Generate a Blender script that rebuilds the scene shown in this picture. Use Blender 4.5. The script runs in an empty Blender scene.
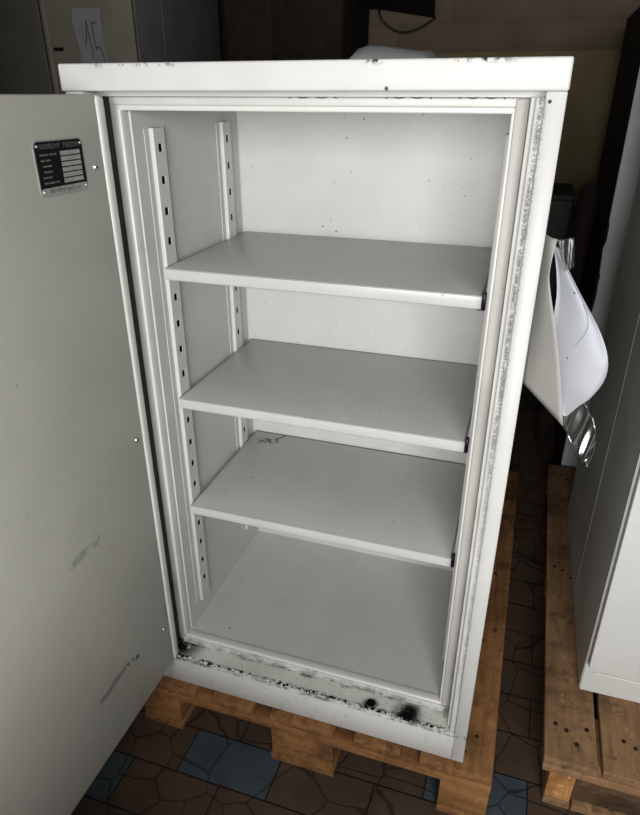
import bpy, bmesh, math, random
from mathutils import Vector, Matrix, noise as mnoise
random.seed(7)
SC = bpy.context.scene
COL = SC.collection

# ------------------------------------------------------------------ materials
def lin(c):
    return tuple((v / 12.92 if v <= 0.04045 else ((v + 0.055) / 1.055) ** 2.4) for v in c) + (1.0,)

class NT:
    """small helper around one node tree"""
    def __init__(s, name):
        s.m = bpy.data.materials.new(name); s.m.use_nodes = True
        s.t = s.m.node_tree; s.b = s.t.nodes['Principled BSDF']
        s.out = s.t.nodes['Material Output']
        tc = s.t.nodes.new('ShaderNodeTexCoord'); s.co = tc.outputs['Object']
        sp = s.t.nodes.new('ShaderNodeSeparateXYZ'); s.t.links.new(s.co, sp.inputs[0])
        s.x, s.y, s.z = sp.outputs
    def _in(s, sock, v):
        if hasattr(v, 'is_output'): s.t.links.new(v, sock)
        else: sock.default_value = v
    def math(s, op, a, b=0.0, clamp=False):
        n = s.t.nodes.new('ShaderNodeMath'); n.operation = op; n.use_clamp = clamp
        s._in(n.inputs[0], a); s._in(n.inputs[1], b); return n.outputs[0]
    def noise(s, scale, detail=4, rough=0.6, stretch=None, off=(0, 0, 0)):
        v = s.co
        mp = s.t.nodes.new('ShaderNodeMapping'); s.t.links.new(v, mp.inputs[0])
        mp.inputs['Location'].default_value = off
        if stretch: mp.inputs['Scale'].default_value = stretch
        n = s.t.nodes.new('ShaderNodeTexNoise'); s.t.links.new(mp.outputs[0], n.inputs['Vector'])
        n.inputs['Scale'].default_value = scale; n.inputs['Detail'].default_value = detail
        n.inputs['Roughness'].default_value = rough
        return n.outputs['Fac']
    def step(s, v, a, b):
        n = s.t.nodes.new('ShaderNodeMapRange'); n.interpolation_type = 'SMOOTHSTEP'
        s._in(n.inputs[0], v); n.inputs[1].default_value = a; n.inputs[2].default_value = b
        return n.outputs[0]
    def mix(s, f, a, b):
        n = s.t.nodes.new('ShaderNodeMix'); n.data_type = 'RGBA'
        s._in(n.inputs['Factor'], f); s._in(n.inputs['A'], a); s._in(n.inputs['B'], b)
        return n.outputs['Result']
    def band(s, v, lo, hi, soft=0.003):
        return s.math('MULTIPLY', s.step(v, lo - soft, lo + soft), s.step(v, hi + soft, hi - soft))
    def blob(s, px, py, pz, r0, r1):
        n = s.t.nodes.new('ShaderNodeVectorMath'); n.operation = 'DISTANCE'
        s.t.links.new(s.co, n.inputs[0]); n.inputs[1].default_value = (px, py, pz)
        return s.step(n.outputs['Value'], r1, r0)
    def bump(s, h, strength=0.2, dist=0.002):
        n = s.t.nodes.new('ShaderNodeBump'); s.t.links.new(h, n.inputs['Height'])
        n.inputs['Strength'].default_value = strength; n.inputs['Distance'].default_value = dist
        s.t.links.new(n.outputs[0], s.b.inputs['Normal'])
    def fin(s, col, rough=0.5, metal=0.0, spec=0.5):
        s._in(s.b.inputs['Base Color'], col); s._in(s.b.inputs['Roughness'], rough)
        s.b.inputs['Metallic'].default_value = metal
        s.b.inputs['Specular IOR Level'].default_value = spec
        return s.m

DIRT = lin((0.10, 0.10, 0.095)); BLACK = lin((0.05, 0.05, 0.05))

def paint(name, c, rough=0.42, specks=0.0, mottled=0.03, grime=None, spec=0.45):
    n = NT(name)
    base = lin(c); dk = lin(tuple(v - mottled for v in c))
    col = n.mix(n.step(n.noise(9, 5), 0.35, 0.7), base, dk)
    if specks:
        s = n.math('MULTIPLY', n.step(n.noise(120, 1, 0.4), 0.800 - 0.035 * specks, 0.825 - 0.035 * specks), 0.7)
        col = n.mix(s, col, DIRT)
    if grime:
        for mask, gc in grime(n): col = n.mix(mask, col, gc)
    n.bump(n.noise(240, 2), 0.05, 0.001)
    return n.fin(col, rough, 0, spec)

def flat(name, c, rough=0.6, metal=0.0, var=0.06, scale=12, spec=0.4):
    n = NT(name)
    col = n.mix(n.step(n.noise(scale, 5), 0.3, 0.72), lin(c), lin(tuple(max(0, v - var) for v in c)))
    return n.fin(col, rough, metal, spec)

def wood(name, light, dark, axis=1, scale=9, knots=True):
    n = NT(name)
    st = [1, 1, 1]; st[axis] = 0.09
    g = n.noise(scale * 6, 7, 0.7, tuple(st))
    col = n.mix(n.step(g, 0.33, 0.68), lin(light), lin(dark))
    big = n.noise(7, 6, 0.7)
    col = n.mix(n.math('MULTIPLY', n.step(big, 0.46, 0.68), 0.75), col, lin(tuple(v * 0.55 for v in dark)))
    chip = n.noise(34, 5, 0.75, off=(3, 1, 7))
    col = n.mix(n.math('MULTIPLY', n.step(chip, 0.57, 0.64), 0.5), col, lin(tuple(min(1, v * 1.18) for v in light)))
    col = n.mix(n.math('MULTIPLY', n.step(chip, 0.40, 0.34), 0.7), col, lin(tuple(v * 0.45 for v in dark)))
    n.bump(g, 0.35, 0.002)
    return n.fin(col, 0.8, 0, 0.2)

def g_cap(n):
    e = n.math('MULTIPLY', n.step(n.z, 1.2405, 1.2472), n.step(n.noise(70, 4, 0.7, (1, 1, 1)), 0.53, 0.60))
    where = n.math('ADD', n.band(n.x, 0.45, 0.63, 0.03), n.math('MULTIPLY', n.band(n.x, 0.05, 0.2, 0.03), 0.6), True)
    a = n.math('MULTIPLY', n.math('MULTIPLY', e, where), n.step(n.y, 0.004, -0.002))
    return [(a, DIRT), (n.blob(0.485, -0.006, 1.216, 0.001, 0.004), DIRT)]
def g_body(n):
    d = n.math('MULTIPLY', n.step(n.noise(60, 4, 0.7), 0.55, 0.68), n.step(n.z, 0.10, 0.06))
    d2 = n.math('MULTIPLY', n.step(n.noise(35, 4, 0.7), 0.40, 0.62), n.band(n.z, 0.068, 0.079, 0.003))
    k = n.blob(0.6815, 0.0, 1.202, 0.001, 0.0032)
    gr = n.math('MULTIPLY', n.step(n.noise(300, 3, 0.7), 0.42, 0.62), n.band(n.x, 0.6755, 0.6785, 0.0025))
    gr = n.math('MULTIPLY', n.math('MULTIPLY', gr, n.step(n.z, 0.2, 0.7)), n.math('MULTIPLY', n.step(n.z, 1.207, 1.195), 0.6))
    return [(n.math('MULTIPLY', d, 0.3), DIRT), (n.math('MULTIPLY', d2, 0.8), DIRT), (gr, DIRT), (k, BLACK)]
def g_step(n):
    # rust-black streak left by the torn-off door gasket
    wob = n.math('MULTIPLY', n.math('SUBTRACT', n.noise(14, 2), 0.5), 0.006)
    xx = n.math('ADD', n.x, wob)
    up = n.step(n.z, 0.35, 0.85)
    grain = n.math('ADD', n.math('MULTIPLY', n.noise(420, 2, 0.6), 0.75), n.math('MULTIPLY', n.noise(38, 3, 0.6), 0.35))
    wide = n.band(xx, 0.6690, 0.6755, 0.0030)
    thin = n.band(xx, 0.6715, 0.6750, 0.0022)
    s = n.math('MAXIMUM', n.math('MULTIPLY', wide, up), n.math('MULTIPLY', thin, 0.75))
    s = n.math('MULTIPLY', s, n.step(grain, 0.36, 0.62))
    s = n.math('MULTIPLY', s, n.step(n.z, 0.12, 0.25))
    s2 = n.math('MULTIPLY', n.step(n.noise(26, 5, 0.7, (1, 1, 0.35)), 0.50, 0.75), n.step(n.z, 0.8, 0.2))
    return [(n.math('MULTIPLY', s2, 0.5), DIRT), (n.math('MULTIPLY', s, 0.74), DIRT)]
def g_sill(n):
    wob = n.math('MULTIPLY', n.math('SUBTRACT', n.noise(30, 3), 0.5), 0.012)
    yy = n.math('ADD', n.y, wob)
    front = n.math('MULTIPLY', n.band(yy, 0.000, 0.011, 0.003), n.step(n.noise(95, 5, 0.75), 0.46, 0.58))
    back = n.math('MULTIPLY', n.step(yy, 0.037, 0.044), n.step(n.noise(30, 4, 0.7), 0.42, 0.66))
    right = n.math('MULTIPLY', n.step(n.x, 0.30, 0.62), n.step(n.noise(42, 5, 0.75), 0.50, 0.72))
    h1 = n.math('MULTIPLY', n.blob(0.578, 0.014, 0.0765, 0.010, 0.042), n.step(n.noise(55, 4, 0.7), 0.30, 0.50))
    h2 = n.math('MULTIPLY', n.blob(0.502, 0.014, 0.0765, 0.008, 0.024), n.step(n.noise(75, 4, 0.7), 0.40, 0.56))
    h3 = n.math('MULTIPLY', n.blob(0.582, 0.024, 0.0765, 0.008, 0.026), n.step(n.noise(48, 4, 0.7), 0.30, 0.44))
    lc = n.math('MULTIPLY', n.blob(0.045, 0.045, 0.08, 0.025, 0.075), n.step(n.noise(40, 3), 0.25, 0.5))  # left corner: grime plus the recess shadow, painted as one black patch
    sp = n.step(n.noise(130, 2), 0.66, 0.70)
    gy = lin((0.33, 0.33, 0.31))
    return [(n.math('MULTIPLY', n.step(n.noise(20, 5, 0.7), 0.45, 0.75), 0.15), gy), (n.math('MULTIPLY', right, 0.75), gy), (n.math('MULTIPLY', back, 0.75), DIRT),
            (n.math('MULTIPLY', front, 0.95), DIRT), (n.math('MULTIPLY', sp, 0.8), DIRT), (h2, BLACK), (h1, BLACK), (h3, BLACK), (lc, BLACK)]
def g_frame(n):
    s = n.math('MULTIPLY', n.step(n.noise(30, 5, 0.7), 0.44, 0.70), n.step(n.z, 0.5, 0.06))
    s2 = n.step(n.noise(22, 5, 0.7, (1, 1, 0.4)), 0.56, 0.80)
    gy = lin((0.35, 0.35, 0.33))
    low = n.math('MULTIPLY', n.step(n.noise(38, 4, 0.7), 0.40, 0.62), n.step(n.z, 0.098, 0.078))
    return [(n.math('MULTIPLY', s, 0.55), gy), (n.math('MULTIPLY', s2, 0.35), gy), (n.math('MULTIPLY', low, 0.8), DIRT)]
def seg(n, ax, a, b, w, fixed=None):
    """mask of a scratch between two points given in two local axes"""
    (u0, v0), (u1, v1) = a, b
    L = math.hypot(u1 - u0, v1 - v0); du, dv = (u1 - u0) / L, (v1 - v0) / L
    U, V = ax
    t = n.math('ADD', n.math('MULTIPLY', n.math('SUBTRACT', U, u0), du), n.math('MULTIPLY', n.math('SUBTRACT', V, v0), dv))
    d = n.math('ADD', n.math('MULTIPLY', n.math('SUBTRACT', U, u0), -dv), n.math('MULTIPLY', n.math('SUBTRACT', V, v0), du))
    d = n.math('ABSOLUTE', n.math('ADD', d, n.math('MULTIPLY', n.math('SUBTRACT', n.noise(40, 3), 0.5), w * 1.4)))
    return n.math('MULTIPLY', n.band(t, 0, L, 0.004), n.step(d, w, w * 0.3))
def g_door(n):
    ax = (n.y, n.z)
    f = n.step(n.x, 0.0585, 0.0595)
    a = n.math('MULTIPLY', seg(n, ax, (-0.235, 0.232), (-0.128, 0.213 + 0.0), 0.0001), 0.0)
    s1 = n.math('MULTIPLY', seg(n, ax, (-0.248, 0.219), (-0.170, 0.226), 0.010), n.math('MULTIPLY', f, 0.55))
    s1b = n.math('MULTIPLY', seg(n, ax, (-0.170, 0.226), (-0.122, 0.212), 0.009), n.math('MULTIPLY', n.step(n.noise(90, 4, 0.75), 0.42, 0.56), f))
    s2 = n.math('MULTIPLY', seg(n, ax, (-0.250, 0.536), (-0.165, 0.535), 0.011), n.math('MULTIPLY', n.step(n.noise(60, 3), 0.42, 0.62), n.math('MULTIPLY', f, 0.45)))
    gy = lin((0.30, 0.29, 0.27))
    edge = n.math('MULTIPLY', n.step(n.noise(28, 4, 0.7), 0.42, 0.62), n.math('MULTIPLY', n.step(n.y, -0.03, -0.012), n.math('MULTIPLY', n.step(n.z, 0.6, 0.15), f)))
    return [(s1, gy), (s1b, DIRT), (s2, gy), (n.math('MULTIPLY', edge, 0.55), DIRT)]
def g_shelf(n):
    ax = (n.x, n.y)
    ok = n.band(n.z, 0.40, 0.45, 0.005)
    m = n.math('MULTIPLY', seg(n, ax, (0.098, 0.398), (0.150, 0.415), 0.017), n.step(n.noise(70, 4, 0.75), 0.45, 0.52))
    m2 = seg(n, ax, (0.140, 0.415), (0.158, 0.447), 0.004)
    return [(n.math('MULTIPLY', n.math('MAXIMUM', m, m2), ok), DIRT)]

WH = (0.75, 0.75, 0.738)
M = {}
M['cap'] = paint('white_paint_top', WH, 0.5, 0.0, 0.02, g_cap)
M['body'] = paint('white_paint_body', WH, 0.42, 0.0, 0.02, g_body)
M['step'] = paint('white_paint_jamb', WH, 0.85, 0.2, 0.03, g_step, 0.08)
M['sill'] = paint('dirty_white_sill', (0.81, 0.81, 0.785), 0.55, 0.8, 0.05, g_sill, 0.12)
M['frame'] = paint('white_paint_frame', (0.73, 0.73, 0.715), 0.42, 0.2, 0.03, g_frame)
M['liner'] = paint('white_paint_inside', (0.725, 0.725, 0.713), 0.38, 0.35, 0.02)
M['shelf'] = paint('white_paint_shelf', (0.72, 0.72, 0.708), 0.36, 0.55, 0.02, g_shelf)
M['door'] = paint('grey_white_paint_door', (0.70, 0.70, 0.668), 0.45, 0.1, 0.015, g_door)
M['trimw'] = paint('white_edge_trim', (0.78, 0.78, 0.76), 0.3, 0.0, 0.02)
M['rail'] = paint('white_rail', (0.75, 0.75, 0.738), 0.35, 0.0, 0.02)
M['seal'] = paint('yellowed_seal', (0.665, 0.655, 0.63), 0.6, 0.6, 0.05)
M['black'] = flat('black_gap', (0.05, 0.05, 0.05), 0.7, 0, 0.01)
M['sootrecess'] = flat('soot_and_recess_black', (0.03, 0.03, 0.03), 0.95, 0, 0.01, spec=0.1)  # soot black, also painted into slots and recesses for their unlit depth
M['gapdk'] = flat('dark_gap_grey', (0.27, 0.27, 0.26), 0.8, 0, 0.06, 20)
M['clip'] = flat('dark_steel', (0.16, 0.16, 0.16), 0.4, 0.6, 0.04)
M['chrome'] = flat('bright_screw', (0.80, 0.80, 0.78), 0.3, 0.8, 0.1, 200)
M['plateblk'] = flat('plate_black', (0.03, 0.03, 0.035), 0.6, 0, 0.01, spec=0.15)
M['platemet'] = flat('plate_aluminium', (0.62, 0.62, 0.61), 0.45, 0.3, 0.06, 60)
M['plateline'] = flat('plate_print', (0.42, 0.42, 0.42), 0.5, 0, 0.1, 200)
M['woodA'] = wood('orange_pallet_wood', (0.52, 0.375, 0.235), (0.40, 0.27, 0.155), 1)
M['woodAx'] = wood('orange_pallet_wood_across', (0.56, 0.40, 0.245), (0.42, 0.285, 0.165), 0)
M['woodB'] = wood('greyed_pallet_wood', (0.52, 0.405, 0.29), (0.43, 0.33, 0.23), 1)
M['woodBx'] = wood('greyed_pallet_wood_across', (0.55, 0.43, 0.305), (0.45, 0.34, 0.235), 0)
M['block'] = wood('pale_block_wood', (0.72, 0.55, 0.34), (0.55, 0.38, 0.21), 2)
M['plank'] = wood('dark_plank_wood', (0.34, 0.26, 0.19), (0.22, 0.16, 0.11), 0)
M['nail'] = flat('rusty_nail', (0.16, 0.10, 0.07), 0.8, 0.2, 0.04)
M['safe2'] = paint('light_grey_paint', (0.77, 0.77, 0.755), 0.45, 0.1, 0.02)
M['safe2side'] = paint('grey_side_paint', (0.74, 0.74, 0.72), 0.42, 0.1, 0.05)
M['paperA'] = flat('white_paper', (0.62, 0.615, 0.595), 0.7, 0, 0.02)
M['paperB'] = flat('bluish_paper', (0.69, 0.70, 0.725), 0.6, 0, 0.01)
M['ink'] = flat('black_ink', (0.10, 0.10, 0.11), 0.6, 0, 0.01)
M['locker'] = paint('olive_grey_locker', (0.335, 0.32, 0.285), 0.55, 0.0, 0.03)
M['lockerside'] = paint('blue_grey_locker_side', (0.30, 0.31, 0.31), 0.5, 0.0, 0.03)
M['lockdark'] = paint('dark_grey_locker', (0.19, 0.18, 0.165), 0.55, 0.0, 0.03)
M['note'] = flat('grey_note_paper', (0.375, 0.38, 0.39), 0.7, 0, 0.03)
M['brown'] = wood('dark_brown_veneer', (0.13, 0.095, 0.065), (0.085, 0.06, 0.04), 2)
M['greyfront'] = paint('grey_board', (0.58, 0.59, 0.585), 0.55, 0.0, 0.04)
M['darkbox'] = flat('black_cupboard', (0.055, 0.055, 0.05), 0.6, 0, 0.015)
M['maroon'] = flat('dark_maroon_cloth', (0.125, 0.065, 0.055), 0.9, 0, 0.05)
M['cable'] = flat('black_cable', (0.06, 0.055, 0.05), 0.6, 0, 0.01)

def wallmat(name, c, var, blocks=False):
    n = NT(name)
    col = n.mix(n.step(n.noise(2.2, 5), 0.35, 0.7), lin(c), lin(tuple(v - var for v in c)))
    n.bump(n.noise(45, 4), 0.2, 0.004)
    return n.fin(col, 0.85, 0, 0.2)
M['wall'] = wallmat('olive_wall_paint', (0.40, 0.365, 0.27), 0.04)
M['wallup'] = wallmat('brown_grey_wall_paint', (0.365, 0.325, 0.275), 0.04)
M['wallroom'] = wallmat('room_wall_paint', (0.30, 0.28, 0.25), 0.03)
M['ceil'] = wallmat('ceiling_paint', (0.5, 0.49, 0.46), 0.03)

def tile(name, c, c2):
    n = NT(name)
    # wandering dark joints between interlocking stones
    mp = n.t.nodes.new('ShaderNodeMapping'); n.t.links.new(n.co, mp.inputs[0]); mp.inputs['Scale'].default_value = (1, 1, 0.0)
    ns = n.t.nodes.new('ShaderNodeTexNoise'); ns.inputs['Scale'].default_value = 14; n.t.links.new(mp.outputs[0], ns.inputs['Vector'])
    mx = n.t.nodes.new('ShaderNodeMix'); mx.data_type = 'VECTOR'; mx.inputs['Factor'].default_value = 0.02
    n.t.links.new(mp.outputs[0], mx.inputs['A']); n.t.links.new(ns.outputs['Color'], mx.inputs['B'])
    vo = n.t.nodes.new('ShaderNodeTexVoronoi'); vo.feature = 'DISTANCE_TO_EDGE'; vo.inputs['Scale'].default_value = 9
    n.t.links.new(mx.outputs['Result'], vo.inputs['Vector'])
    j = n.step(vo.outputs['Distance'], 0.024, 0.006)
    col = n.mix(n.step(n.noise(16, 5), 0.3, 0.7), lin(c), lin(c2))
    col = n.mix(n.math('MULTIPLY', j, 0.65), col, lin((0.10, 0.08, 0.07)))
    n.bump(n.math('SUBTRACT', 1.0, j), 0.3, 0.003)
    return n.fin(col, 0.6, 0, 0.35)
M['tilebr'] = tile('brown_floor_stone', (0.31, 0.25, 0.20), (0.265, 0.21, 0.168))
M['tilebl'] = tile('blue_grey_floor_stone', (0.265, 0.305, 0.33), (0.225, 0.26, 0.285))
M['grout'] = flat('dark_grout', (0.12, 0.095, 0.08), 0.9, 0, 0.02)

def clear(name, tint, alpha, rough=0.12):
    n = NT(name)
    gl = n.t.nodes.new('ShaderNodeBsdfGlossy'); gl.inputs['Roughness'].default_value = rough
    gl.inputs['Color'].default_value = (0.9, 0.9, 0.9, 1)
    tr = n.t.nodes.new('ShaderNodeBsdfTransparent'); tr.inputs['Color'].default_value = lin(tint)
    mx = n.t.nodes.new('ShaderNodeMixShader'); mx.inputs[0].default_value = alpha
    n.t.links.new(tr.outputs[0], mx.inputs[1]); n.t.links.new(gl.outputs[0], mx.inputs[2])
    n.t.links.new(mx.outputs[0], n.out.inputs['Surface'])
    return n.m
M['sleeve'] = clear('clear_plastic', (0.90, 0.90, 0.90), 0.14, 0.2)
M['tape'] = clear('clear_tape', (0.86, 0.86, 0.85), 0.09, 0.45)
M['film'] = paint('milky_film', (0.45, 0.455, 0.46), 0.3, 0.0, 0.03)

# ------------------------------------------------------------------ mesh helpers
class MB:
    def __init__(s): s.bm = bmesh.new(); s.mats = []
    def mi(s, m):
        if m not in s.mats: s.mats.append(m)
        return s.mats.index(m)
    def merge(s, b, mat, smooth=False):
        i = s.mi(mat); vm = {}
        for v in b.verts: vm[v] = s.bm.verts.new(v.co)
        for f in b.faces:
            try:
                g = s.bm.faces.new([vm[v] for v in f.verts]); g.material_index = i; g.smooth = smooth
            except ValueError: pass
        b.free()
    def box(s, lo, hi, mat, bev=0.0, seg=2, jig=0.0):
        b = bmesh.new(); bmesh.ops.create_cube(b, size=1)
        for v in b.verts:
            v.co = Vector([lo[k] + (hi[k] - lo[k]) * (v.co[k] + 0.5) + (random.uniform(-jig, jig) if jig else 0) for k in range(3)])
        if bev: bmesh.ops.bevel(b, geom=list(b.edges), offset=bev, segments=seg, affect='EDGES', profile=0.5)
        s.merge(b, mat, bev > 0)
        return s
    def quad(s, pts, mat):
        f = s.bm.faces.new([s.bm.verts.new(p) for p in pts]); f.material_index = s.mi(mat); return s
    def cyl(s, c, axis, r, h, mat, seg=20, r2=None, bev=0):
        b = bmesh.new(); bmesh.ops.create_cone(b, cap_ends=True, segments=seg, radius1=r, radius2=r if r2 is None else r2, depth=h)
        if bev: bmesh.ops.bevel(b, geom=[e for e in b.edges if len(e.link_faces) == 2 and any(len(f.verts) > 4 for f in e.link_faces)], offset=bev, segments=2, affect='EDGES')
        rot = Vector((0, 0, 1)).rotation_difference(Vector(axis)).to_matrix().to_4x4()
        bmesh.ops.transform(b, matrix=Matrix.Translation(c) @ rot, verts=b.verts)
        s.merge(b, mat, False); return s
    def tube(s, pts, r, mat, seg=8):
        pts = [Vector(p) for p in pts]; rings = []; b = bmesh.new()
        for k, p in enumerate(pts):
            d = (pts[min(k + 1, len(pts) - 1)] - pts[max(k - 1, 0)]).normalized()
            a = d.cross(Vector((0, 0, 1))) if abs(d.z) < 0.9 else d.cross(Vector((1, 0, 0)))
            a.normalize(); c = d.cross(a)
            rings.append([b.verts.new(p + (a * math.cos(t) + c * math.sin(t)) * r) for t in [2 * math.pi * q / seg for q in range(seg)]])
        for k in range(len(rings) - 1):
            for q in range(seg): b.faces.new((rings[k][q], rings[k][(q + 1) % seg], rings[k + 1][(q + 1) % seg], rings[k + 1][q]))
        b.faces.new(rings[0][::-1]); b.faces.new(rings[-1])
        s.merge(b, mat, True); return s
    def grid(s, rows, mat, thick=0.0):
        """surface through rows of points; thick > 0 gives it a back and rims"""
        b = bmesh.new(); V = [[b.verts.new(p) for p in r] for r in rows]
        for i in range(len(V) - 1):
            for j in range(len(V[0]) - 1): b.faces.new((V[i][j], V[i][j + 1], V[i + 1][j + 1], V[i + 1][j]))
        if thick:
            b.normal_update()
            bmesh.ops.solidify(b, geom=list(b.faces), thickness=thick)
        s.merge(b, mat, True); return s
    def build(s, name, parent=None, loc=(0, 0, 0), fix=True):
        if fix: bmesh.ops.recalc_face_normals(s.bm, faces=s.bm.faces)
        me = bpy.data.meshes.new(name); s.bm.to_mesh(me); s.bm.free()
        for m in s.mats: me.materials.append(M[m])
        o = bpy.data.objects.new(name, me); COL.objects.link(o); o.location = loc
        if parent: o.parent = parent
        return o
def root(name, label, cat, loc=(0, 0, 0), rz=0.0, group=None):
    o = bpy.data.objects.new(name, None); COL.objects.link(o); o.location = loc; o.rotation_euler.z = rz
    return tag(o, label, cat, group)
def tag(o, label, cat, group=None):
    o['label'] = label; o['category'] = cat
    if group: o['group'] = group
    return o
def structure(o): o['kind'] = 'structure'; return o
def interp(P, t):
    """Catmull-Rom through P at t in 0..1"""
    P = [Vector(p) for p in P]; n = len(P) - 1; u = min(max(t, 0), 1) * n; i = min(int(u), n - 1); f = u - i
    p0, p1, p2, p3 = P[max(i - 1, 0)], P[i], P[i + 1], P[min(i + 2, n)]
    return 0.5 * ((2 * p1) + (p2 - p0) * f + (2 * p0 - 5 * p1 + 4 * p2 - p3) * f * f + (3 * p1 - p0 - 3 * p2 + p3) * f ** 3)
def text_polys(body, size, mb, mat, place, extrude=0.0, align='CENTER'):
    """lettering as mesh faces inside mb; place(u, v, w) -> 3-D point"""
    cu = bpy.data.curves.new('lettering', 'FONT'); cu.body = body; cu.size = size; cu.align_x = align; cu.align_y = 'CENTER'
    cu.resolution_u = 3
    o = bpy.data.objects.new('lettering', cu); COL.objects.link(o)
    dg = bpy.context.evaluated_depsgraph_get(); me = o.evaluated_get(dg).to_mesh()
    pts = [v.co.copy() for v in me.vertices]; polys = [tuple(p.vertices) for p in me.polygons]
    o.evaluated_get(dg).to_mesh_clear(); bpy.data.objects.remove(o); bpy.data.curves.remove(cu)
    i = mb.mi(mat); vs = [mb.bm.verts.new(place(p.x, p.y)) for p in pts]
    for p in polys:
        try:
            f = mb.bm.faces.new([vs[k] for k in p]); f.material_index = i
        except ValueError: pass

# ------------------------------------------------------------------ room
FZ = -0.144
X0, X1, Y0, Y1, ZC = -1.75, 2.3, -2.5, 2.4, 2.6
mb = MB()
mb.box((X0, Y0, FZ - 0.05), (X1, Y1, FZ - 0.003), 'grout')
TW, TH = 0.213, 0.11
blue = {(-1, -1), (-1, 0), (0, 1), (2, 1), (-3, 2), (4, 2), (3, -2), (1, -3)}
def cellmat(r, c):
    if (r, c) in BL: return 'tilebl'
    if r < -3 or r > 2 or c < -3 or c > 6:
        return 'tilebl' if random.random() < 0.08 and c < 0 else 'tilebr'
    return 'tilebr'
BL = {(-1, 0), (-2, -1), (0, 3), (-3, 1), (-3, 4)}
r0, r1 = math.floor((Y0 + 0.005) / TH), math.ceil((Y1 + 0.005) / TH)
for r in range(r0, r1):
    ya, yb = r * TH - 0.005, r * TH + TH - 0.005
    sh = 0.1065 if r % 2 == 0 else 0.0
    for c in range(-10, 12):
        xa = 0.097 + c * TW - sh * (1 if r % 2 == 0 else 0); xb = xa + TW
        g = 0.0015
        la, lb, ma, mb_ = max(xa + g, X0), min(xb - g, X1), max(ya + g, Y0), min(yb - g, Y1)
        if lb - la < 0.01 or mb_ - ma < 0.01: continue
        mb.quad([(la, ma, FZ), (lb, ma, FZ), (lb, mb_, FZ), (la, mb_, FZ)], cellmat(r, c))
structure(mb.build('floor', fix=False))
ZT = 1.386
b = MB(); b.box((X0, Y1, FZ), (X1, Y1 + 0.1, ZT), 'wall')
i = 0
for course in range(6):                                  # large masonry blocks above the ledge
    za, zb = ZT + course * 0.185 - (0.08 if course else 0), ZT + (course + 1) * 0.185 - 0.08
    off = 0.46 if course % 2 == 0 else 0.22
    for k in range(-5, 5):
        xa, xb = max(off + k * 0.48 + 0.001, X0), min(off + (k + 1) * 0.48 - 0.001, X1)
        if xb > xa: b.box((xa, Y1 - 0.004, za + 0.001), (xb, Y1 + 0.1, min(zb - 0.001, ZC)), 'wallup', 0.0008, 1)
b.box((X0, Y1, ZT), (X1, Y1 + 0.1, ZC), 'wallup')
structure(b.build('wall_back'))
b = MB(); b.box((X0, Y1 - 0.008, ZT - 0.010), (X1, Y1, ZT - 0.001), 'wallup', 0.002, 1); structure(b.build('trim_1'))
b = MB(); b.box((X0 - 0.1, Y0, FZ), (X0, Y1, ZC), 'wallroom'); structure(b.build('wall_left'))
b = MB(); b.box((X1, Y0, FZ), (X1 + 0.1, Y1, ZC), 'wallroom'); structure(b.build('wall_right'))
b = MB(); b.box((X0, Y0, ZC), (X1, Y1, ZC + 0.1), 'ceil'); structure(b.build('ceiling'))
WX0, WX1, WZ0, WZ1 = 0.2, 1.9, 0.75, 1.85
b = MB()
b.box((X0, Y0 - 0.12, FZ), (WX0, Y0, ZC), 'wallroom'); b.box((WX1, Y0 - 0.12, FZ), (X1, Y0, ZC), 'wallroom')
b.box((WX0, Y0 - 0.12, FZ), (WX1, Y0, WZ0), 'wallroom'); b.box((WX0, Y0 - 0.12, WZ1), (WX1, Y0, ZC), 'wallroom')
structure(b.build('wall_front'))
b = MB(); b.box((X0, -1.42, FZ), (0.85, -1.30, 0.66), 'wallroom', 0.004, 2); structure(b.build('wall_shade_added'))  # unseen low wall, added to darken the floor and foot of the safe
b = MB(); w = 0.05
b.box((WX0, Y0 - 0.09, WZ0), (WX0 + w, Y0 - 0.03, WZ1), 'trimw'); b.box((WX1 - w, Y0 - 0.09, WZ0), (WX1, Y0 - 0.03, WZ1), 'trimw')
b.box((WX0, Y0 - 0.09, WZ0), (WX1, Y0 - 0.03, WZ0 + w), 'trimw'); b.box((WX0, Y0 - 0.09, WZ1 - w), (WX1, Y0 - 0.03, WZ1), 'trimw')
b.box(((WX0 + WX1) / 2 - w / 2, Y0 - 0.09, WZ0), ((WX0 + WX1) / 2 + w / 2, Y0 - 0.03, WZ1), 'trimw')
structure(b.build('window_1'))

# ------------------------------------------------------------------ the open safe cabinet
cab = root('metal_cabinet', 'open white steel safe cabinet with three shelves on an orange-brown wooden pallet', 'cabinet')
W, D, H, CT = 0.70, 0.52, 1.213, 1.2488
def ring(mb, mat, y, outer, inner):
    (a, b_, c, d), (e, f, g, h) = outer, inner           # x0,x1,z0,z1
    mb.quad([(a, y, c), (b_, y, c), (f, y, g), (e, y, g)], mat); mb.quad([(b_, y, c), (b_, y, d), (f, y, h), (f, y, g)], mat)
    mb.quad([(b_, y, d), (a, y, d), (e, y, h), (f, y, h)], mat); mb.quad([(a, y, d), (a, y, c), (e, y, g), (e, y, h)], mat)
# top slab
b = MB(); b.box((-0.002, -0.006, H), (W + 0.001, D, CT), 'cap', 0.003, 3); b.build('top_panel', cab)
# outer shell built as thick walls
b = MB()
b.box((0, 0, 0), (0.03, D, H), 'body', 0.0012, 1)
b.box((0.676, 0, 0), (W, D, H), 'body', 0.0012, 1)
b.box((0.03, 0, 0), (0.676, D, 0.0755), 'body', 0.0012, 1)
b.box((0.03, 0.036, 1.2065), (0.676, D, H), 'body')
b.box((0.03, 0.46, 0.0755), (0.676, D, 1.2065), 'body')
b.build('body', cab)
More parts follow.
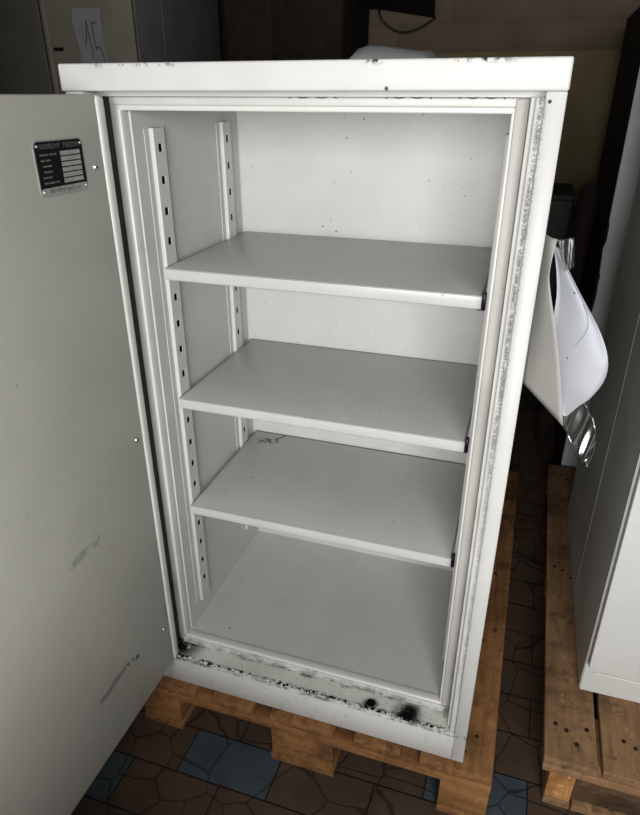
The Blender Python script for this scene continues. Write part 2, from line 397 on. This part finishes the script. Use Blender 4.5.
# stepped right jamb with the torn gasket streak
b = MB(); b.box((0.6592, 0.016, 0.0765), (0.6765, 0.06, 1.2065), 'step', 0.002, 2)
b.box((0.6655, 0.006, 0.0765), (0.6765, 0.03, 1.2065), 'step', 0.002, 2); b.build('door_jamb', cab)
# bottom sill with two sooty bolt holes and the ragged glue line
b = MB()
b.box((0.03, 0.001, 0.0745), (0.664, 0.056, 0.0765), 'sill')
rr = random.Random(3)
for k in range(150):                                      # crumbs of old gasket glue
    x = 0.06 + 0.6 * k / 150 + rr.uniform(-0.002, 0.002); y = 0.0045 + rr.uniform(-0.002, 0.002); s = rr.uniform(0.0008, 0.0022)
    if rr.random() < 0.8: b.box((x - s * 1.3, y - s, 0.0755), (x + s * 1.3, y + s, 0.0765 + s * 1.1), 'trimw' if rr.random() < 0.6 else 'sootrecess', s * 0.3, 1, s * 0.3)
b.build('sill', cab)
for hx, hy, hr in ((0.502, 0.0185, 0.009), (0.580, 0.0125, 0.0105)):
    b = MB(); n = 24; top = []; bot = []
    b.cyl((hx, hy, 0.0766), (0, 0, 1), hr, 0.0012, 'sootrecess', 24)
    rim = []
    for q in range(n):
        a = 2 * math.pi * q / n; rim.append((hx + math.cos(a) * hr, hy + math.sin(a) * hr, 0.0772))
    b.tube(rim + [rim[0]], 0.0008, 'clip', 6); b.build('bolt_hole', cab)
# inner frame: ring of raised mouldings round the opening
b = MB()
IX0, IX1, IZ0, IZ1 = 0.0590, 0.641, 0.099, 1.190
b.box((0.0380, 0.050, 0.0765), (IX0, 0.066, 1.2065), 'frame', 0.0015, 2)             # left
b.box((IX0 - 0.006, 0.044, IZ0), (IX0 + 0.0012, 0.0655, IZ1), 'trimw', 0.0018, 2)
b.box((IX1, 0.050, 0.0765), (0.660, 0.066, 1.2065), 'frame', 0.0015, 2)             # right
b.box((IX1 - 0.004, 0.046, IZ0), (IX1 + 0.004, 0.0655, IZ1), 'trimw', 0.0018, 2)
b.box((0.048, 0.045, IZ1 + 0.004), (0.644, 0.066, 1.2062), 'frame', 0.0025, 3)      # top
b.box((0.051, 0.047, IZ1 - 0.003), (0.644, 0.066, IZ1 + 0.005), 'trimw', 0.0018, 2)
b.box((0.050, 0.043, 0.0765), (0.650, 0.066, IZ0 - 0.006), 'frame', 0.003, 3)       # bottom
b.box((0.054, 0.047, IZ0 - 0.009), (0.645, 0.066, IZ0), 'trimw', 0.0022, 2)
b.build('inner_frame', cab)
b = MB(); b.box((0.6412, 0.0425, 0.098), (0.6582, 0.0515, 1.2045), 'seal', 0.0015, 2)
b.build('seal_strip', cab)['label'] = 'yellowed right-hand seal strip'
b = MB(); b.tube([(0.6588 + 0.0007 * math.sin(5.3 * k) + 0.0004 * math.sin(1.7 * k), 0.0440, 0.10 + 1.10 * k / 120) for k in range(121)], 0.00085, 'clip', 6)
b.build('seal_gap_line', cab)['label'] = 'dark wavy line drawn for the gap beside the seal strip'  # thin tube coloured dark in place of the narrow gap
b = MB(); b.box((0.0302, 0.018, 0.0768), (0.0375, 0.052, 1.206), 'gapdk', 0.0015, 2); b.build('hinge_gap_strip', cab)['label'] = 'dark grey strip darkening the hinge gap'  # added strip that darkens the open gap beside the hinge
# lining of the inside
b = MB(); a0, a1, y0, y1, z0, z1 = 0.0640, 0.6380, 0.0652, 0.4535, 0.098, 1.191
b.box((a0 - 0.004, y0, z0 - 0.004), (a0, y1, z1), 'liner'); b.box((a1, y0, z0 - 0.004), (a1 + 0.004, y1, z1), 'liner')
b.box((a0 - 0.004, y1, z0 - 0.004), (a1 + 0.004, y1 + 0.004, z1 + 0.004), 'liner')
b.box((a0, y0, z0 - 0.004), (a1, y1, z0), 'liner'); b.box((a0, y0, z1), (a1, y1, z1 + 0.004), 'liner')
b.build('lining', cab)
# slotted shelf rails
def rail(side, ya, zlo):
    s = 1 if side < 0 else -1; xw = a0 if side < 0 else a1; xf = xw + s * 0.0085
    b = MB(); zt = 1.160; yb = ya + 0.033; ha, hb = ya + 0.0085, ya + 0.0200
    b.box((min(xw, xw + s * 0.001), ya - 0.018, zlo + 0.003), (max(xw, xw + s * 0.001), ya - 0.013, zt - 0.002), 'rail')   # flange seam
    zs = []; z = 1.129
    while z > zlo + 0.018: zs.append(z); z -= 0.0513
    def strip(u0, u1, v0, v1): b.box((min(xf, xf - s * 0.0012), u0, v0), (max(xf, xf - s * 0.0012), u1, v1), 'rail')
    strip(ya, ha, zlo, zt); strip(hb, yb, zlo, zt)
    edges = [zlo] + [e for z in reversed(zs) for e in (z - 0.0065, z + 0.0065)] + [zt]
    for k in range(0, len(edges), 2): strip(ha, hb, edges[k], edges[k + 1])
    b.box((min(xw, xf), ya - 0.0035, zlo), (max(xw, xf), ya + 0.0008, zt), 'rail', 0.0012, 2)
    b.box((min(xw, xf), yb - 0.001, zlo), (max(xw, xf), yb, zt), 'rail')
    b.box((min(xw, xw + s * 0.001), ya + 0.002, zlo), (max(xw, xw + s * 0.001), yb - 0.002, zt), 'sootrecess')  # black backing painted in so the slots look deep and dark
    b.build('shelf_rail', cab)
for side in (-1, 1):
    rail(side, 0.114, 0.147); rail(side, 0.371, 0.165)
# scraps of torn gasket under the top slab
for xa, xb in ((0.335, 0.405), (0.473, 0.535), (0.570, 0.628)):
    n = 14; b = MB()
    b.tube([(xa + (xb - xa) * k / n, 0.0452, 1.2072 - (0.0012 if 0 < k < n else 0.003) + 0.0013 * math.sin(1.15 * k) * (0 < k < n)) for k in range(n + 1)], 0.0006, 'sootrecess', 6)
    b.build('gasket_scrap', cab)['label'] = 'dark wavy scrap of torn gasket'
# shelves
for zs in (0.934, 0.679, 0.427):
    b = MB(); x0, x1, ya, yb = 0.0755, 0.6245, 0.0965, 0.446; t = 0.0215
    b.box((x0, ya, zs - 0.0025), (x1, yb, zs), 'shelf', 0.0008, 2)
    b.box((x0, ya, zs - t), (x1, ya + 0.0025, zs), 'shelf', 0.0009, 2)
    b.box((x0, ya, zs - t), (x1, ya + 0.014, zs - t + 0.0018), 'shelf', 0.0006, 1)
    b.box((x0, yb - 0.002, zs - t), (x1, yb, zs), 'shelf', 0.0006, 1)
    for xx in (x0, x1 - 0.002): b.box((xx, ya + 0.002, zs - 0.016), (xx + 0.002, yb, zs), 'shelf')
    sh = b.build('shelf', cab)
    for cy in (0.1, 0.39):
        c = MB(); c.box((0.6247, cy, zs - 0.022), (0.6305, cy + 0.012, zs + 0.003), 'clip', 0.0006, 1)
        c.box((0.6185, cy + 0.001, zs - 0.0245), (0.6305, cy + 0.011, zs - 0.0222), 'clip', 0.0004, 1); c.build('shelf_clip', sh)
# door, swung open at a right angle
b = MB(); DX = 0.0595
b.box((0.002, -0.655, 0.080), (DX, -0.0135, 1.2095), 'door', 0.0025, 2)
door = b.build('door', cab)
b = MB(); b.box((0.034, -0.0128, 0.079), (0.0615, 0.0075, 1.2088), 'trimw', 0.006, 4)
b.build('edge_trim', door)['label'] = 'bright white hinge-side edge strip'
b = MB(); b.box((0.010, -0.0135, 0.084), (0.034, 0.0005, 1.206), 'black'); b.build('hinge_gap_fill', door)  # black filler that makes the gap at the door edge read dark
for sy, sz, r in ((-0.034, 1.113, 0.0058), (-0.032, 0.652, 0.0055), (-0.034, 0.194, 0.005)):
    b = MB(); b.cyl((DX + 0.0012, sy, sz), (1, 0, 0), r, 0.0026, 'chrome', 20, r * 0.7)
    b.box((DX + 0.0022, sy - r * 0.6, sz - 0.0006), (DX + 0.0028, sy + r * 0.6, sz + 0.0006), 'sootrecess')
    b.box((DX + 0.0022, sy - 0.0006, sz - r * 0.6), (DX + 0.0028, sy + 0.0006, sz + r * 0.6), 'sootrecess'); b.build('screw', door)
# data plate
b = MB(); pc = Vector((DX, -0.1085, 1.1205)); PW, PH = 0.1, 0.071
def rrect(w, h, r, x, mat, cz=0.0, n=6):
    pts = []
    for (sx, sy, st) in ((1, 1, 0), (-1, 1, 90), (-1, -1, 180), (1, -1, 270)):
        for k in range(n + 1):
            a = math.radians(st + 90 * k / n); pts.append((sx * (w / 2 - r) + math.cos(a) * r, sy * (h / 2 - r) + math.sin(a) * r + cz))
    bb = bmesh.new(); f = [bb.verts.new((DX + x[1], pc.y + u, pc.z + v)) for u, v in pts]; g = [bb.verts.new((DX + x[0], pc.y + u, pc.z + v)) for u, v in pts]
    bb.faces.new(f); bb.faces.new(g[::-1])
    for k in range(len(f)): bb.faces.new((f[k], g[k], g[(k + 1) % len(f)], f[(k + 1) % len(f)]))
    b.merge(bb, mat)
rrect(PW, PH, 0.009, (0.0, 0.0012), 'platemet')
rrect(PW - 0.004, PH - 0.004, 0.007, (0.0012, 0.0015), 'plateblk')
rrect(PW - 0.004, 0.0095, 0.004, (0.0015, 0.0018), 'platemet', -PH / 2 + 0.0068)
def on(x): return lambda cu, cv: (lambda u, v: (DX + x, pc.y + cu + u, pc.z + cv + v))
text_polys('SKRIŇOVÝ  TREZOR', 0.0087, b, 'plateline', on(0.0017)(0.0, 0.0268))
text_polys('ISO MONT spol. s r.o.', 0.0068, b, 'plateblk', on(0.0020)(0.0, -0.0287))
for k in range(6):
    cz = 0.0172 - k * 0.0070
    b.box((DX + 0.0015, pc.y + 0.000, pc.z + cz - 0.0027), (DX + 0.0018, pc.y + 0.041, pc.z + cz + 0.0027), 'platemet')
    u = -0.040 + (0.003 if k in (2, 3) else 0); lens = [(0.006, 0.009, 0.008, 0.004), (0.009, 0.008), (0.004, 0.012), (0.003, 0.012), (0.010, 0.004), (0.008, 0.012, 0.006)][k]
    for L in lens:                                         # rows too small to read, engraved as broken strokes
        q = u
        while q < u + L - 0.0005:
            b.box((DX + 0.0015, pc.y + q, pc.z + cz - 0.0011), (DX + 0.0017, pc.y + q + 0.0011, pc.z + cz + 0.0011), 'plateline'); q += 0.0017
        u += L + 0.0015
for sy, sz in ((-0.044, 0.0280), (0.044, 0.0280), (-0.044, -0.0285), (0.044, -0.0285)):
    b.cyl((DX + 0.002, pc.y + sy, pc.z + sz), (1, 0, 0), 0.0022, 0.0016, 'chrome', 14, 0.0015)
b.build('name_plate', door)['label'] = 'small black and silver data plate'

# ------------------------------------------------------------------ pallets
def bar(name, lo, hi, mat, parent, nails=(), jig=0.0008):
    b = MB(); b.box(lo, hi, mat, 0.0022, 2, jig)
    for nx, ny in nails: b.cyl((nx, ny, hi[2] + 0.0001), (0, 0, 1), 0.0048, 0.0010, 'nail', 10)
    return b.build(name, parent)
def pallet(label, loc, decks, md, mx, skirt=False):
    q = 0.016 if skirt else 0.0
    p = root('wooden_pallet', label, 'pallet', loc, 0, 'pallets under the cabinets')
    L = 1.2
    for k, (xa, xb) in enumerate(decks):
        y0_, y1_ = random.uniform(0, 0.004), L - random.uniform(0, 0.01)
        cx = (xa + xb) / 2
        nl = [(cx + dx, yy + dy) for yy in (0.07, 0.6, 1.13) for dx, dy in ((-0.03, 0.016), (0.012, -0.022), (0.033, 0.02), (-0.008, 0.006))]
        bar('deck_board', (xa, y0_, 0.122), (xb, y1_, 0.1432), md, p, nl)
    for yy in (0, 0.5275, 1.055): bar('cross_board', (0, yy, 0.100), (0.8, yy + 0.145, 0.1215), mx, p)
    for xa, xb in ((q, 0.068 if skirt else 0.1), (0.3275, 0.4725), (0.7, 0.8 - q)):
        for yy in (0, 0.5275, 1.055): bar('block', (xa + 0.001, yy + 0.002, 0.022), (xb - 0.001, yy + 0.144, 0.0995), 'block' if skirt else mx, p)
        bar('bottom_board', (xa - 0.001, 0, 0.0), (xb + 0.001, L, 0.0215), md, p)
    return p
pallet('orange-brown wooden pallet carrying the open white safe cabinet', (-0.04, -0.02, FZ),
       [(0, 0.145), (0.185, 0.285), (0.3275, 0.4725), (0.515, 0.615), (0.655, 0.8)], 'woodA', 'woodAx')
p2 = pallet('greyish-brown wooden pallet under the closed light grey cabinet at right', (0.857, 0.068, FZ),
       [(0, 0.103), (0.113, 0.26), (0.272, 0.40), (0.412, 0.53), (0.545, 0.655), (0.67, 0.8)], 'woodB', 'woodBx', True)
bar('bottom_board', (0.072, 0.0, 0.0), (0.70, 0.1, 0.0215), 'woodBx', p2)
bar('side_plank', (0.0685, 0.010, 0.024), (0.3265, 0.034, 0.0985), 'plank', p2)

# ------------------------------------------------------------------ closed cabinet at the right
s2 = root('metal_cabinet', 'closed light grey steel cabinet on the pallet at the right edge', 'cabinet', (0.930, 0.262, 0.0), math.radians(0.8))
SW, SD, SH = 0.66, 0.72, 1.35
b = MB(); b.box((0, 0, 0), (SW, SD, SH), 'safe2', 0.002, 2)
b.box((-0.0012, 0.004, 0.004), (0.0, SD - 0.002, SH - 0.004), 'safe2side')
b.box((-0.0016, 0.300, 0.006), (-0.001, 0.310, SH - 0.006), 'safe2side', 0.0008, 2)     # fold down the side
b.box((-0.0020, 0.0, 0.088), (0.001, 0.005, SH), 'safe2side', 0.0008, 2)
b.build('body', s2)
b = MB(); b.box((0.002, -0.024, 0.092), (SW - 0.002, -0.002, SH - 0.01), 'safe2', 0.002, 2)
dr = b.build('door', s2)
b = MB(); b.cyl((SW - 0.09, -0.026, 0.75), (0, 1, 0), 0.025, 0.006, 'clip', 24); b.cyl((SW - 0.09, -0.04, 0.75), (0, 1, 0), 0.009, 0.03, 'clip', 16)
b.box((SW - 0.17, -0.062, 0.738), (SW - 0.08, -0.05, 0.762), 'clip', 0.004, 3); b.build('handle', dr)
b = MB(); b.box((0.02, -0.0035, 0.058), (SW - 0.02, -0.0005, 0.064), 'trimw', 0.001, 2); b.build('plinth_strip', s2)

# ------------------------------------------------------------------ papers in a clear sleeve on the side of the open safe
AL = [(0.7020, 0.175, 1.0190), (0.7018, 0.185, 0.8877), (0.7016, 0.185, 0.7660)]
AR = [(0.7205, 0.14, 1.0175), (0.7165, 0.12, 0.9833), (0.7190, 0.11, 0.9562), (0.7381, 0.1, 0.891), (0.7581, 0.1, 0.8113), (0.7738, 0.1, 0.7328)]
BLc = [(0.7150, 0.19, 1.0000), (0.7225, 0.17, 0.9840), (0.7325, 0.15, 0.9350), (0.7345, 0.127, 0.8750), (0.7520, 0.116, 0.8004), (0.7700, 0.112, 0.7480)]
BRc = [(0.7311, 0.18, 0.9937), (0.7423, 0.18, 0.9697), (0.7692, 0.19, 0.9263), (0.8047, 0.2, 0.8734), (0.8253, 0.2, 0.836), (0.8342, 0.2, 0.8052), (0.8305, 0.19, 0.7798), (0.8134, 0.17, 0.7567), (0.7946, 0.14, 0.7512), (0.778, 0.11, 0.7448)]
pap = root('paper_sheet', 'curled white paper sheets hanging in clear plastic on the right side of the open safe', 'paper', (0.704, 0.16, 0.7))
O = Vector((0.704, 0.16, 0.7))
def sheet(Lc, Rc, nu, nv, bulge):
    rows = []
    for i in range(nv + 1):
        t = i / nv; a, c = interp(Lc, t), interp(Rc, t); row = []
        for j in range(nu + 1):
            u = j / nu; p = a.lerp(c, u); p = p + Vector((0, 1, 0)) * (bulge(u, t)) - O
            p.x = max(p.x, -0.0024); row.append(p)
        rows.append(row)
    return rows
rowsA = sheet(AL, AR, 8, 20, lambda u, t: -0.012 * math.sin(math.pi * u) * (1 - t) ** 0.6)
b = MB(); b.grid(rowsA, 'paperA', 0.0006); b.build('front_sheet', pap)
rowsB = sheet(BLc, BRc, 12, 24, lambda u, t: 0.030 * math.sin(math.pi * u) * math.sin(math.pi * t) + 0.004 * math.sin(9 * t + 5 * u) * t)
b = MB(); b.grid(rowsB, 'paperB', 0.0006); b.build('rear_sheet', pap)
def onB(u, t):
    i = min(int(t * 24), 23); j = min(int(u * 12), 11); f, g = t * 24 - i, u * 12 - j
    p = rowsB[i][j].lerp(rowsB[i][j + 1], g).lerp(rowsB[i + 1][j].lerp(rowsB[i + 1][j + 1], g), f)
    return p + Vector((-0.0012, -0.0022, 0))
b = MB(); b.tube([onB(0.15 + 0.35 * k / 10, 0.29 + 0.015 * (k / 10) ** 1.6) for k in range(11)], 0.0005, 'ink', 6)
b.tube([onB(0.74 - 0.44 * (k / 14) ** 1.6, 0.31 + 0.37 * k / 14) for k in range(15)], 0.00035, 'ink', 6)
e1, e2 = onB(0.50, 0.305), onB(0.30, 0.68)
b.tube([e1 + Vector((-0.002, 0, 0)), e1 + Vector((0.002, 0, -0.001))], 0.0013, 'ink', 6)
b.tube([e2 + Vector((-0.0015, 0, -0.001)), e2 + Vector((0.0015, 0, 0.001))], 0.0013, 'ink', 6)
b.build('pen_mark', pap)['label'] = 'thin pen arc with dots'
SL = [(0.7692, 0.13, 0.7538), (0.7751, 0.13, 0.7178), (0.7921, 0.13, 0.6904), (0.81, 0.14, 0.661), (0.8258, 0.15, 0.6364)]
SR = [(0.8067, 0.18, 0.7437), (0.8185, 0.18, 0.7304), (0.8309, 0.18, 0.7057), (0.838, 0.18, 0.6756), (0.8355, 0.17, 0.6508), (0.8293, 0.155, 0.6361)]
b = MB(); b.grid(sheet(SL, SR, 16, 24, lambda u, t: 0.0045 * math.sin(19 * t + 9 * u) * math.sin(math.pi * t) ** 0.5 + 0.006 * math.sin(4 * u + 2 * t)), 'sleeve', 0.0004)
b.build('plastic_sleeve', pap)['label'] = 'crinkled clear plastic corner'
TL = [(0.7203, 0.15, 1.0142), (0.729, 0.155, 0.990), (0.7381, 0.16, 0.9663)]; TR = [(0.7445, 0.17, 1.0163), (0.749, 0.17, 0.993), (0.7523, 0.17, 0.9697)]
b = MB(); b.grid(sheet(TL, TR, 8, 10, lambda u, t: 0.004 * math.sin(11 * u + 4 * t)), 'tape', 0.0004); b.build('tape', pap)['label'] = 'clear tape'

# ------------------------------------------------------------------ film bag lying on top of the safe
b = MB(); prof = [(0.374, 0.0), (0.378, 0.004), (0.383, 0.0125), (0.392, 0.0225), (0.407, 0.0262), (0.43, 0.0255), (0.4564, 0.0235), (0.48, 0.0215), (0.5018, 0.0200), (0.5095, 0.0165), (0.5135, 0.008), (0.516, 0.0)]
rows = []
for i in range(15):
    v = i / 14; y = 0.165 + 0.075 * v; env = math.sin(math.pi * min(max(v, 0), 1)) ** 0.45
    rows.append([(0.447 + (x - 0.447) * 0.88 + 0.003 * math.sin(5 * v + 9 * x), y + 0.012 * math.sin(30 * x), CT + 0.0008 + z * 0.93 * env * (1 + 0.06 * math.sin(40 * x + 9 * v))) for x, z in prof])
bm_ = MB(); bm_.grid([[Vector(p) - Vector((0.43, 0.21, CT)) for p in r] for r in rows], 'film', -0.0008)
tag(bm_.build('plastic_bag', None, (0.43, 0.21, CT)), 'crumpled milky plastic bag lying flat on top of the open safe', 'bag')

# ------------------------------------------------------------------ lockers at the back left
def locker(label, x0, x1, y0_, depth, z1, front, side, num=False):
    r = root('metal_locker', label, 'locker', (x0, y0_, FZ))
    w, h = x1 - x0, z1 - FZ
    b = MB(); b.box((0, 0, 0), (w, depth, h), side, 0.003, 2)
    b.box((0, -0.017, 0), (0.020, 0.0, h), front, 0.001, 1); b.box((w - 0.004, -0.002, 0), (w, 0, h), front)
    b.box((w, depth * 0.27, 0.02), (w + 0.0025, depth * 0.27 + 0.004, h - 0.01), front, 0.001, 1); b.build('body', r)
    b = MB(); b.box((0.022, -0.018, 0.06), (w - 0.003, -0.003, h - 0.03), front, 0.002, 2); d = b.build('door', r)
    b = MB(); b.box((0.030, -0.0200, 1.482), (0.070, -0.0185, 1.493), 'sootrecess', 0.0006, 1); b.build('handle_slot', d)
    b = MB(); b.box((0.003, -0.012, 1.612), (0.022, -0.002, 1.66), 'clip', 0.002, 2); b.build('hinge', d)
    return r, d
lk, ld = locker('olive-grey metal locker with paper number 15, behind the open safe door', -0.972, -0.620, 1.2, 0.6, 1.85, 'locker', 'lockerside')
b = MB(); ox, oz = 0.972 - 0.0, -FZ
def lp(x, z, y=-0.0192): return (x + 0.972, y, z - FZ)
bb = bmesh.new(); nt = [(-0.845, 1.460), (-0.851, 1.425), (-0.836, 1.33), (-0.833, 1.29), (-0.735, 1.29), (-0.738, 1.33), (-0.741, 1.455)]
f = [bb.verts.new(lp(x, z, -0.0192)) for x, z in nt]; g = [bb.verts.new(lp(x, z, -0.0182)) for x, z in nt]
bb.faces.new(f); bb.faces.new(g[::-1])
for k in range(7): bb.faces.new((f[k], g[k], g[(k + 1) % 7], f[(k + 1) % 7]))
b.merge(bb, 'note')
def stroke(pts, r=0.0017): b.tube([interp([lp(x, z, -0.0190) for x, z in pts], k / 16) for k in range(17)], r, 'ink', 6)
stroke([(-0.812, 1.352), (-0.803, 1.38), (-0.797, 1.425)]); stroke([(-0.797, 1.425), (-0.795, 1.39), (-0.789, 1.35), (-0.787, 1.315)])
stroke([(-0.778, 1.4165), (-0.770, 1.4155), (-0.757, 1.418)]); stroke([(-0.778, 1.4165), (-0.775, 1.38), (-0.771, 1.34)])
stroke([(-0.771, 1.340), (-0.766, 1.347), (-0.758, 1.345), (-0.752, 1.335), (-0.747, 1.318), (-0.745, 1.30), (-0.750, 1.285)])
b.build('number_note', ld)['label'] = 'taped grey paper with handwritten 15'
locker('dark metal locker at the far left, beside the one numbered 15', -1.36, -0.978, 1.203, 0.6, 1.85, 'lockdark', 'lockdark')

# ------------------------------------------------------------------ dark furniture against the back wall
cb = root('added_dark_cupboard', 'dark brown cupboard added to darken the back wall behind the open safe', 'cupboard', (-0.745, 1.95, FZ))  # dark box added in place of the wall's fall into shadow
b = MB(); b.box((0, 0.0, 0), (0.60, 0.40, 1.98), 'brown', 0.003, 2); b.build('body', cb)
for xa in (0.002, 0.3005):
    b = MB(); b.box((xa, -0.018, 0.05), (xa + 0.2975, -0.001, 1.97), 'brown', 0.002, 2); b.build('door', cb)
tl = root('tall_cupboard', 'tall dark brown cupboard with grey front behind the right cabinet', 'cupboard', (0.902, 1.30, FZ))
b = MB(); hh = 1.4574 - FZ; bb = bmesh.new()
sec = [(0.0, 0.0), (0.70, 0.0), (0.70, hh), (0.0, hh)]
f = [bb.verts.new((0.0, y, z)) for y, z in sec]; g = [bb.verts.new((0.55, y, z)) for y, z in sec]
bb.faces.new(f); bb.faces.new(g[::-1])
for k in range(4): bb.faces.new((f[k], g[k], g[(k + 1) % 4], f[(k + 1) % 4]))
bmesh.ops.bevel(bb, geom=list(bb.edges), offset=0.006, segments=2, affect='EDGES'); b.merge(bb, 'brown'); b.build('body', tl)
# grey facing, torn along its lower left edge
prof = [(0.000, 1.457), (0.0, 0.86), (0.003, 0.85), (0.004, 0.80), (0.001, 0.79), (-0.003, 0.775), (0.000, 0.75), (0.002, 0.70), (0.006, 0.69), (0.004, 0.672), (0.006, 0.63), (0.003, 0.58), (0.000, 0.55), (0.004, 0.50), (0.002, 0.2), (0.0, -0.10)]
b = MB(); bb = bmesh.new()
vs = [(x + 0.002, -0.006, z - FZ) for x, z in prof] + [(0.548, -0.006, 0.04), (0.548, -0.006, hh)]
f = [bb.verts.new(p) for p in vs]; g = [bb.verts.new((p[0], -0.0005, p[2])) for p in vs]
bb.faces.new(f); bb.faces.new(g[::-1])
for k in range(len(f)): bb.faces.new((f[k], g[k], g[(k + 1) % len(f)], f[(k + 1) % len(f)]))
b.merge(bb, 'greyfront'); b.build('front_panel', tl)
lc = root('low_cupboard', 'low black cupboard below the olive back wall', 'cupboard', (0.30, 1.98, FZ))
b = MB(); b.box((0, 0.02, 0), (0.53, 0.41, 0.985), 'darkbox', 0.003, 2); b.build('body', lc)
for xa in (0.003, 0.267):
    b = MB(); b.box((xa, 0.0, 0.04), (xa + 0.26, 0.019, 0.965), 'darkbox', 0.002, 2); b.build('door', lc)
# rolled maroon cloth leaning in the corner
b = MB(); rows = []
for i in range(41):
    t = (i / 40) ** 0.5; z = t * (0.925 - FZ); r = 0.034 * math.sqrt(max(0.0, 1 - (max(0, (t - 0.95) / 0.05)) ** 2.4) + 0.0005)
    rows.append([(0.0 + 0.01 * t + r * math.cos(a) * (1 + 0.08 * math.sin(3 * a + 7 * t)), r * math.sin(a), z) for a in [2 * math.pi * k / 20 for k in range(21)]])
b.grid(rows, 'maroon'); bmesh.ops.remove_doubles(b.bm, verts=b.bm.verts, dist=0.0005)
tag(b.build('cloth_roll', None, (0.852, 1.72, FZ)), 'dark maroon rolled cloth standing beside the tall dark brown cupboard', 'cloth roll')
# shelf board sticking out of the back wall, with a drooping cable
b = MB(); bb = bmesh.new()
A = [(0.143, 2.39, 1.509), (-0.10, 2.39, 1.548), (-0.30, 2.39, 1.56), (-0.30, 2.0, 1.57), (0.205, 2.0, 1.532)]
lo = [bb.verts.new(p) for p in A]; hi = [bb.verts.new((p[0], p[1], p[2] + 0.03)) for p in A]
bb.faces.new(lo); bb.faces.new(hi[::-1])
for k in range(5): bb.faces.new((lo[k], hi[k], hi[(k + 1) % 5], lo[(k + 1) % 5]))
b.merge(bb, 'brown'); tag(b.build('wall_shelf'), 'dark wooden shelf board on the back wall above the safe', 'shelf')
pts = [(-0.10, 2.36, 1.553), (-0.0918, 2.33, 1.520), (-0.0584, 2.33, 1.484), (-0.0123, 2.33, 1.460), (0.0326, 2.33, 1.455), (0.0976, 2.33, 1.472), (0.140, 2.36, 1.500), (0.150, 2.38, 1.511)]
b = MB(); b.tube([interp(pts, k / 30) for k in range(31)], 0.0035, 'cable', 8)
tag(b.build('cable'), 'thin black cable drooping below the dark wall shelf', 'cable')

# ------------------------------------------------------------------ light: daylight through the window behind the photographer
ld_ = bpy.data.lights.new('window_daylight', 'AREA'); ld_.shape = 'RECTANGLE'; ld_.size = WX1 - WX0 - 0.02; ld_.size_y = WZ1 - WZ0 - 0.02
ld_.energy = 143; ld_.color = (1.0, 0.992, 0.985)
lo_ = bpy.data.objects.new('window_daylight', ld_); COL.objects.link(lo_); lo_.location = ((WX0 + WX1) / 2, Y0 - 0.14, (WZ0 + WZ1) / 2)
lo_.rotation_euler = (math.radians(90), 0, 0)
wd = bpy.data.worlds.new('world'); SC.world = wd; wd.use_nodes = True
wd.node_tree.nodes['Background'].inputs[0].default_value = (0.95, 0.97, 1.0, 1); wd.node_tree.nodes['Background'].inputs[1].default_value = 0.6

# ------------------------------------------------------------------ camera
cd = bpy.data.cameras.new('camera'); cam = bpy.data.objects.new('camera', cd); COL.objects.link(cam)
pitch, yaw, roll, fpx = -0.461, -0.317, 0.0008, 632.29
F = Vector((math.sin(yaw) * math.cos(pitch), math.cos(yaw) * math.cos(pitch), math.sin(pitch)))
R_ = Vector((math.cos(yaw), -math.sin(yaw), 0)); U_ = R_.cross(F)
R2 = R_ * math.cos(roll) + U_ * math.sin(roll); U2 = -R_ * math.sin(roll) + U_ * math.cos(roll)
cam.matrix_world = Matrix(((R2.x, U2.x, -F.x, 0.6824), (R2.y, U2.y, -F.y, -0.8727), (R2.z, U2.z, -F.z, 1.2105), (0, 0, 0, 1)))
cd.sensor_fit = 'HORIZONTAL'; cd.sensor_width = 36; cd.lens = fpx * 36 / 640; cd.clip_start = 0.02
SC.camera = cam
SC.cycles.use_denoising = True
SC.cycles.max_bounces = 8; SC.cycles.transparent_max_bounces = 12
SC.view_settings.view_transform = 'Standard'; SC.view_settings.look = 'None'
SC.view_settings.gamma = 1; SC.view_settings.use_curve_mapping = False
SC.view_settings.exposure = 0.0
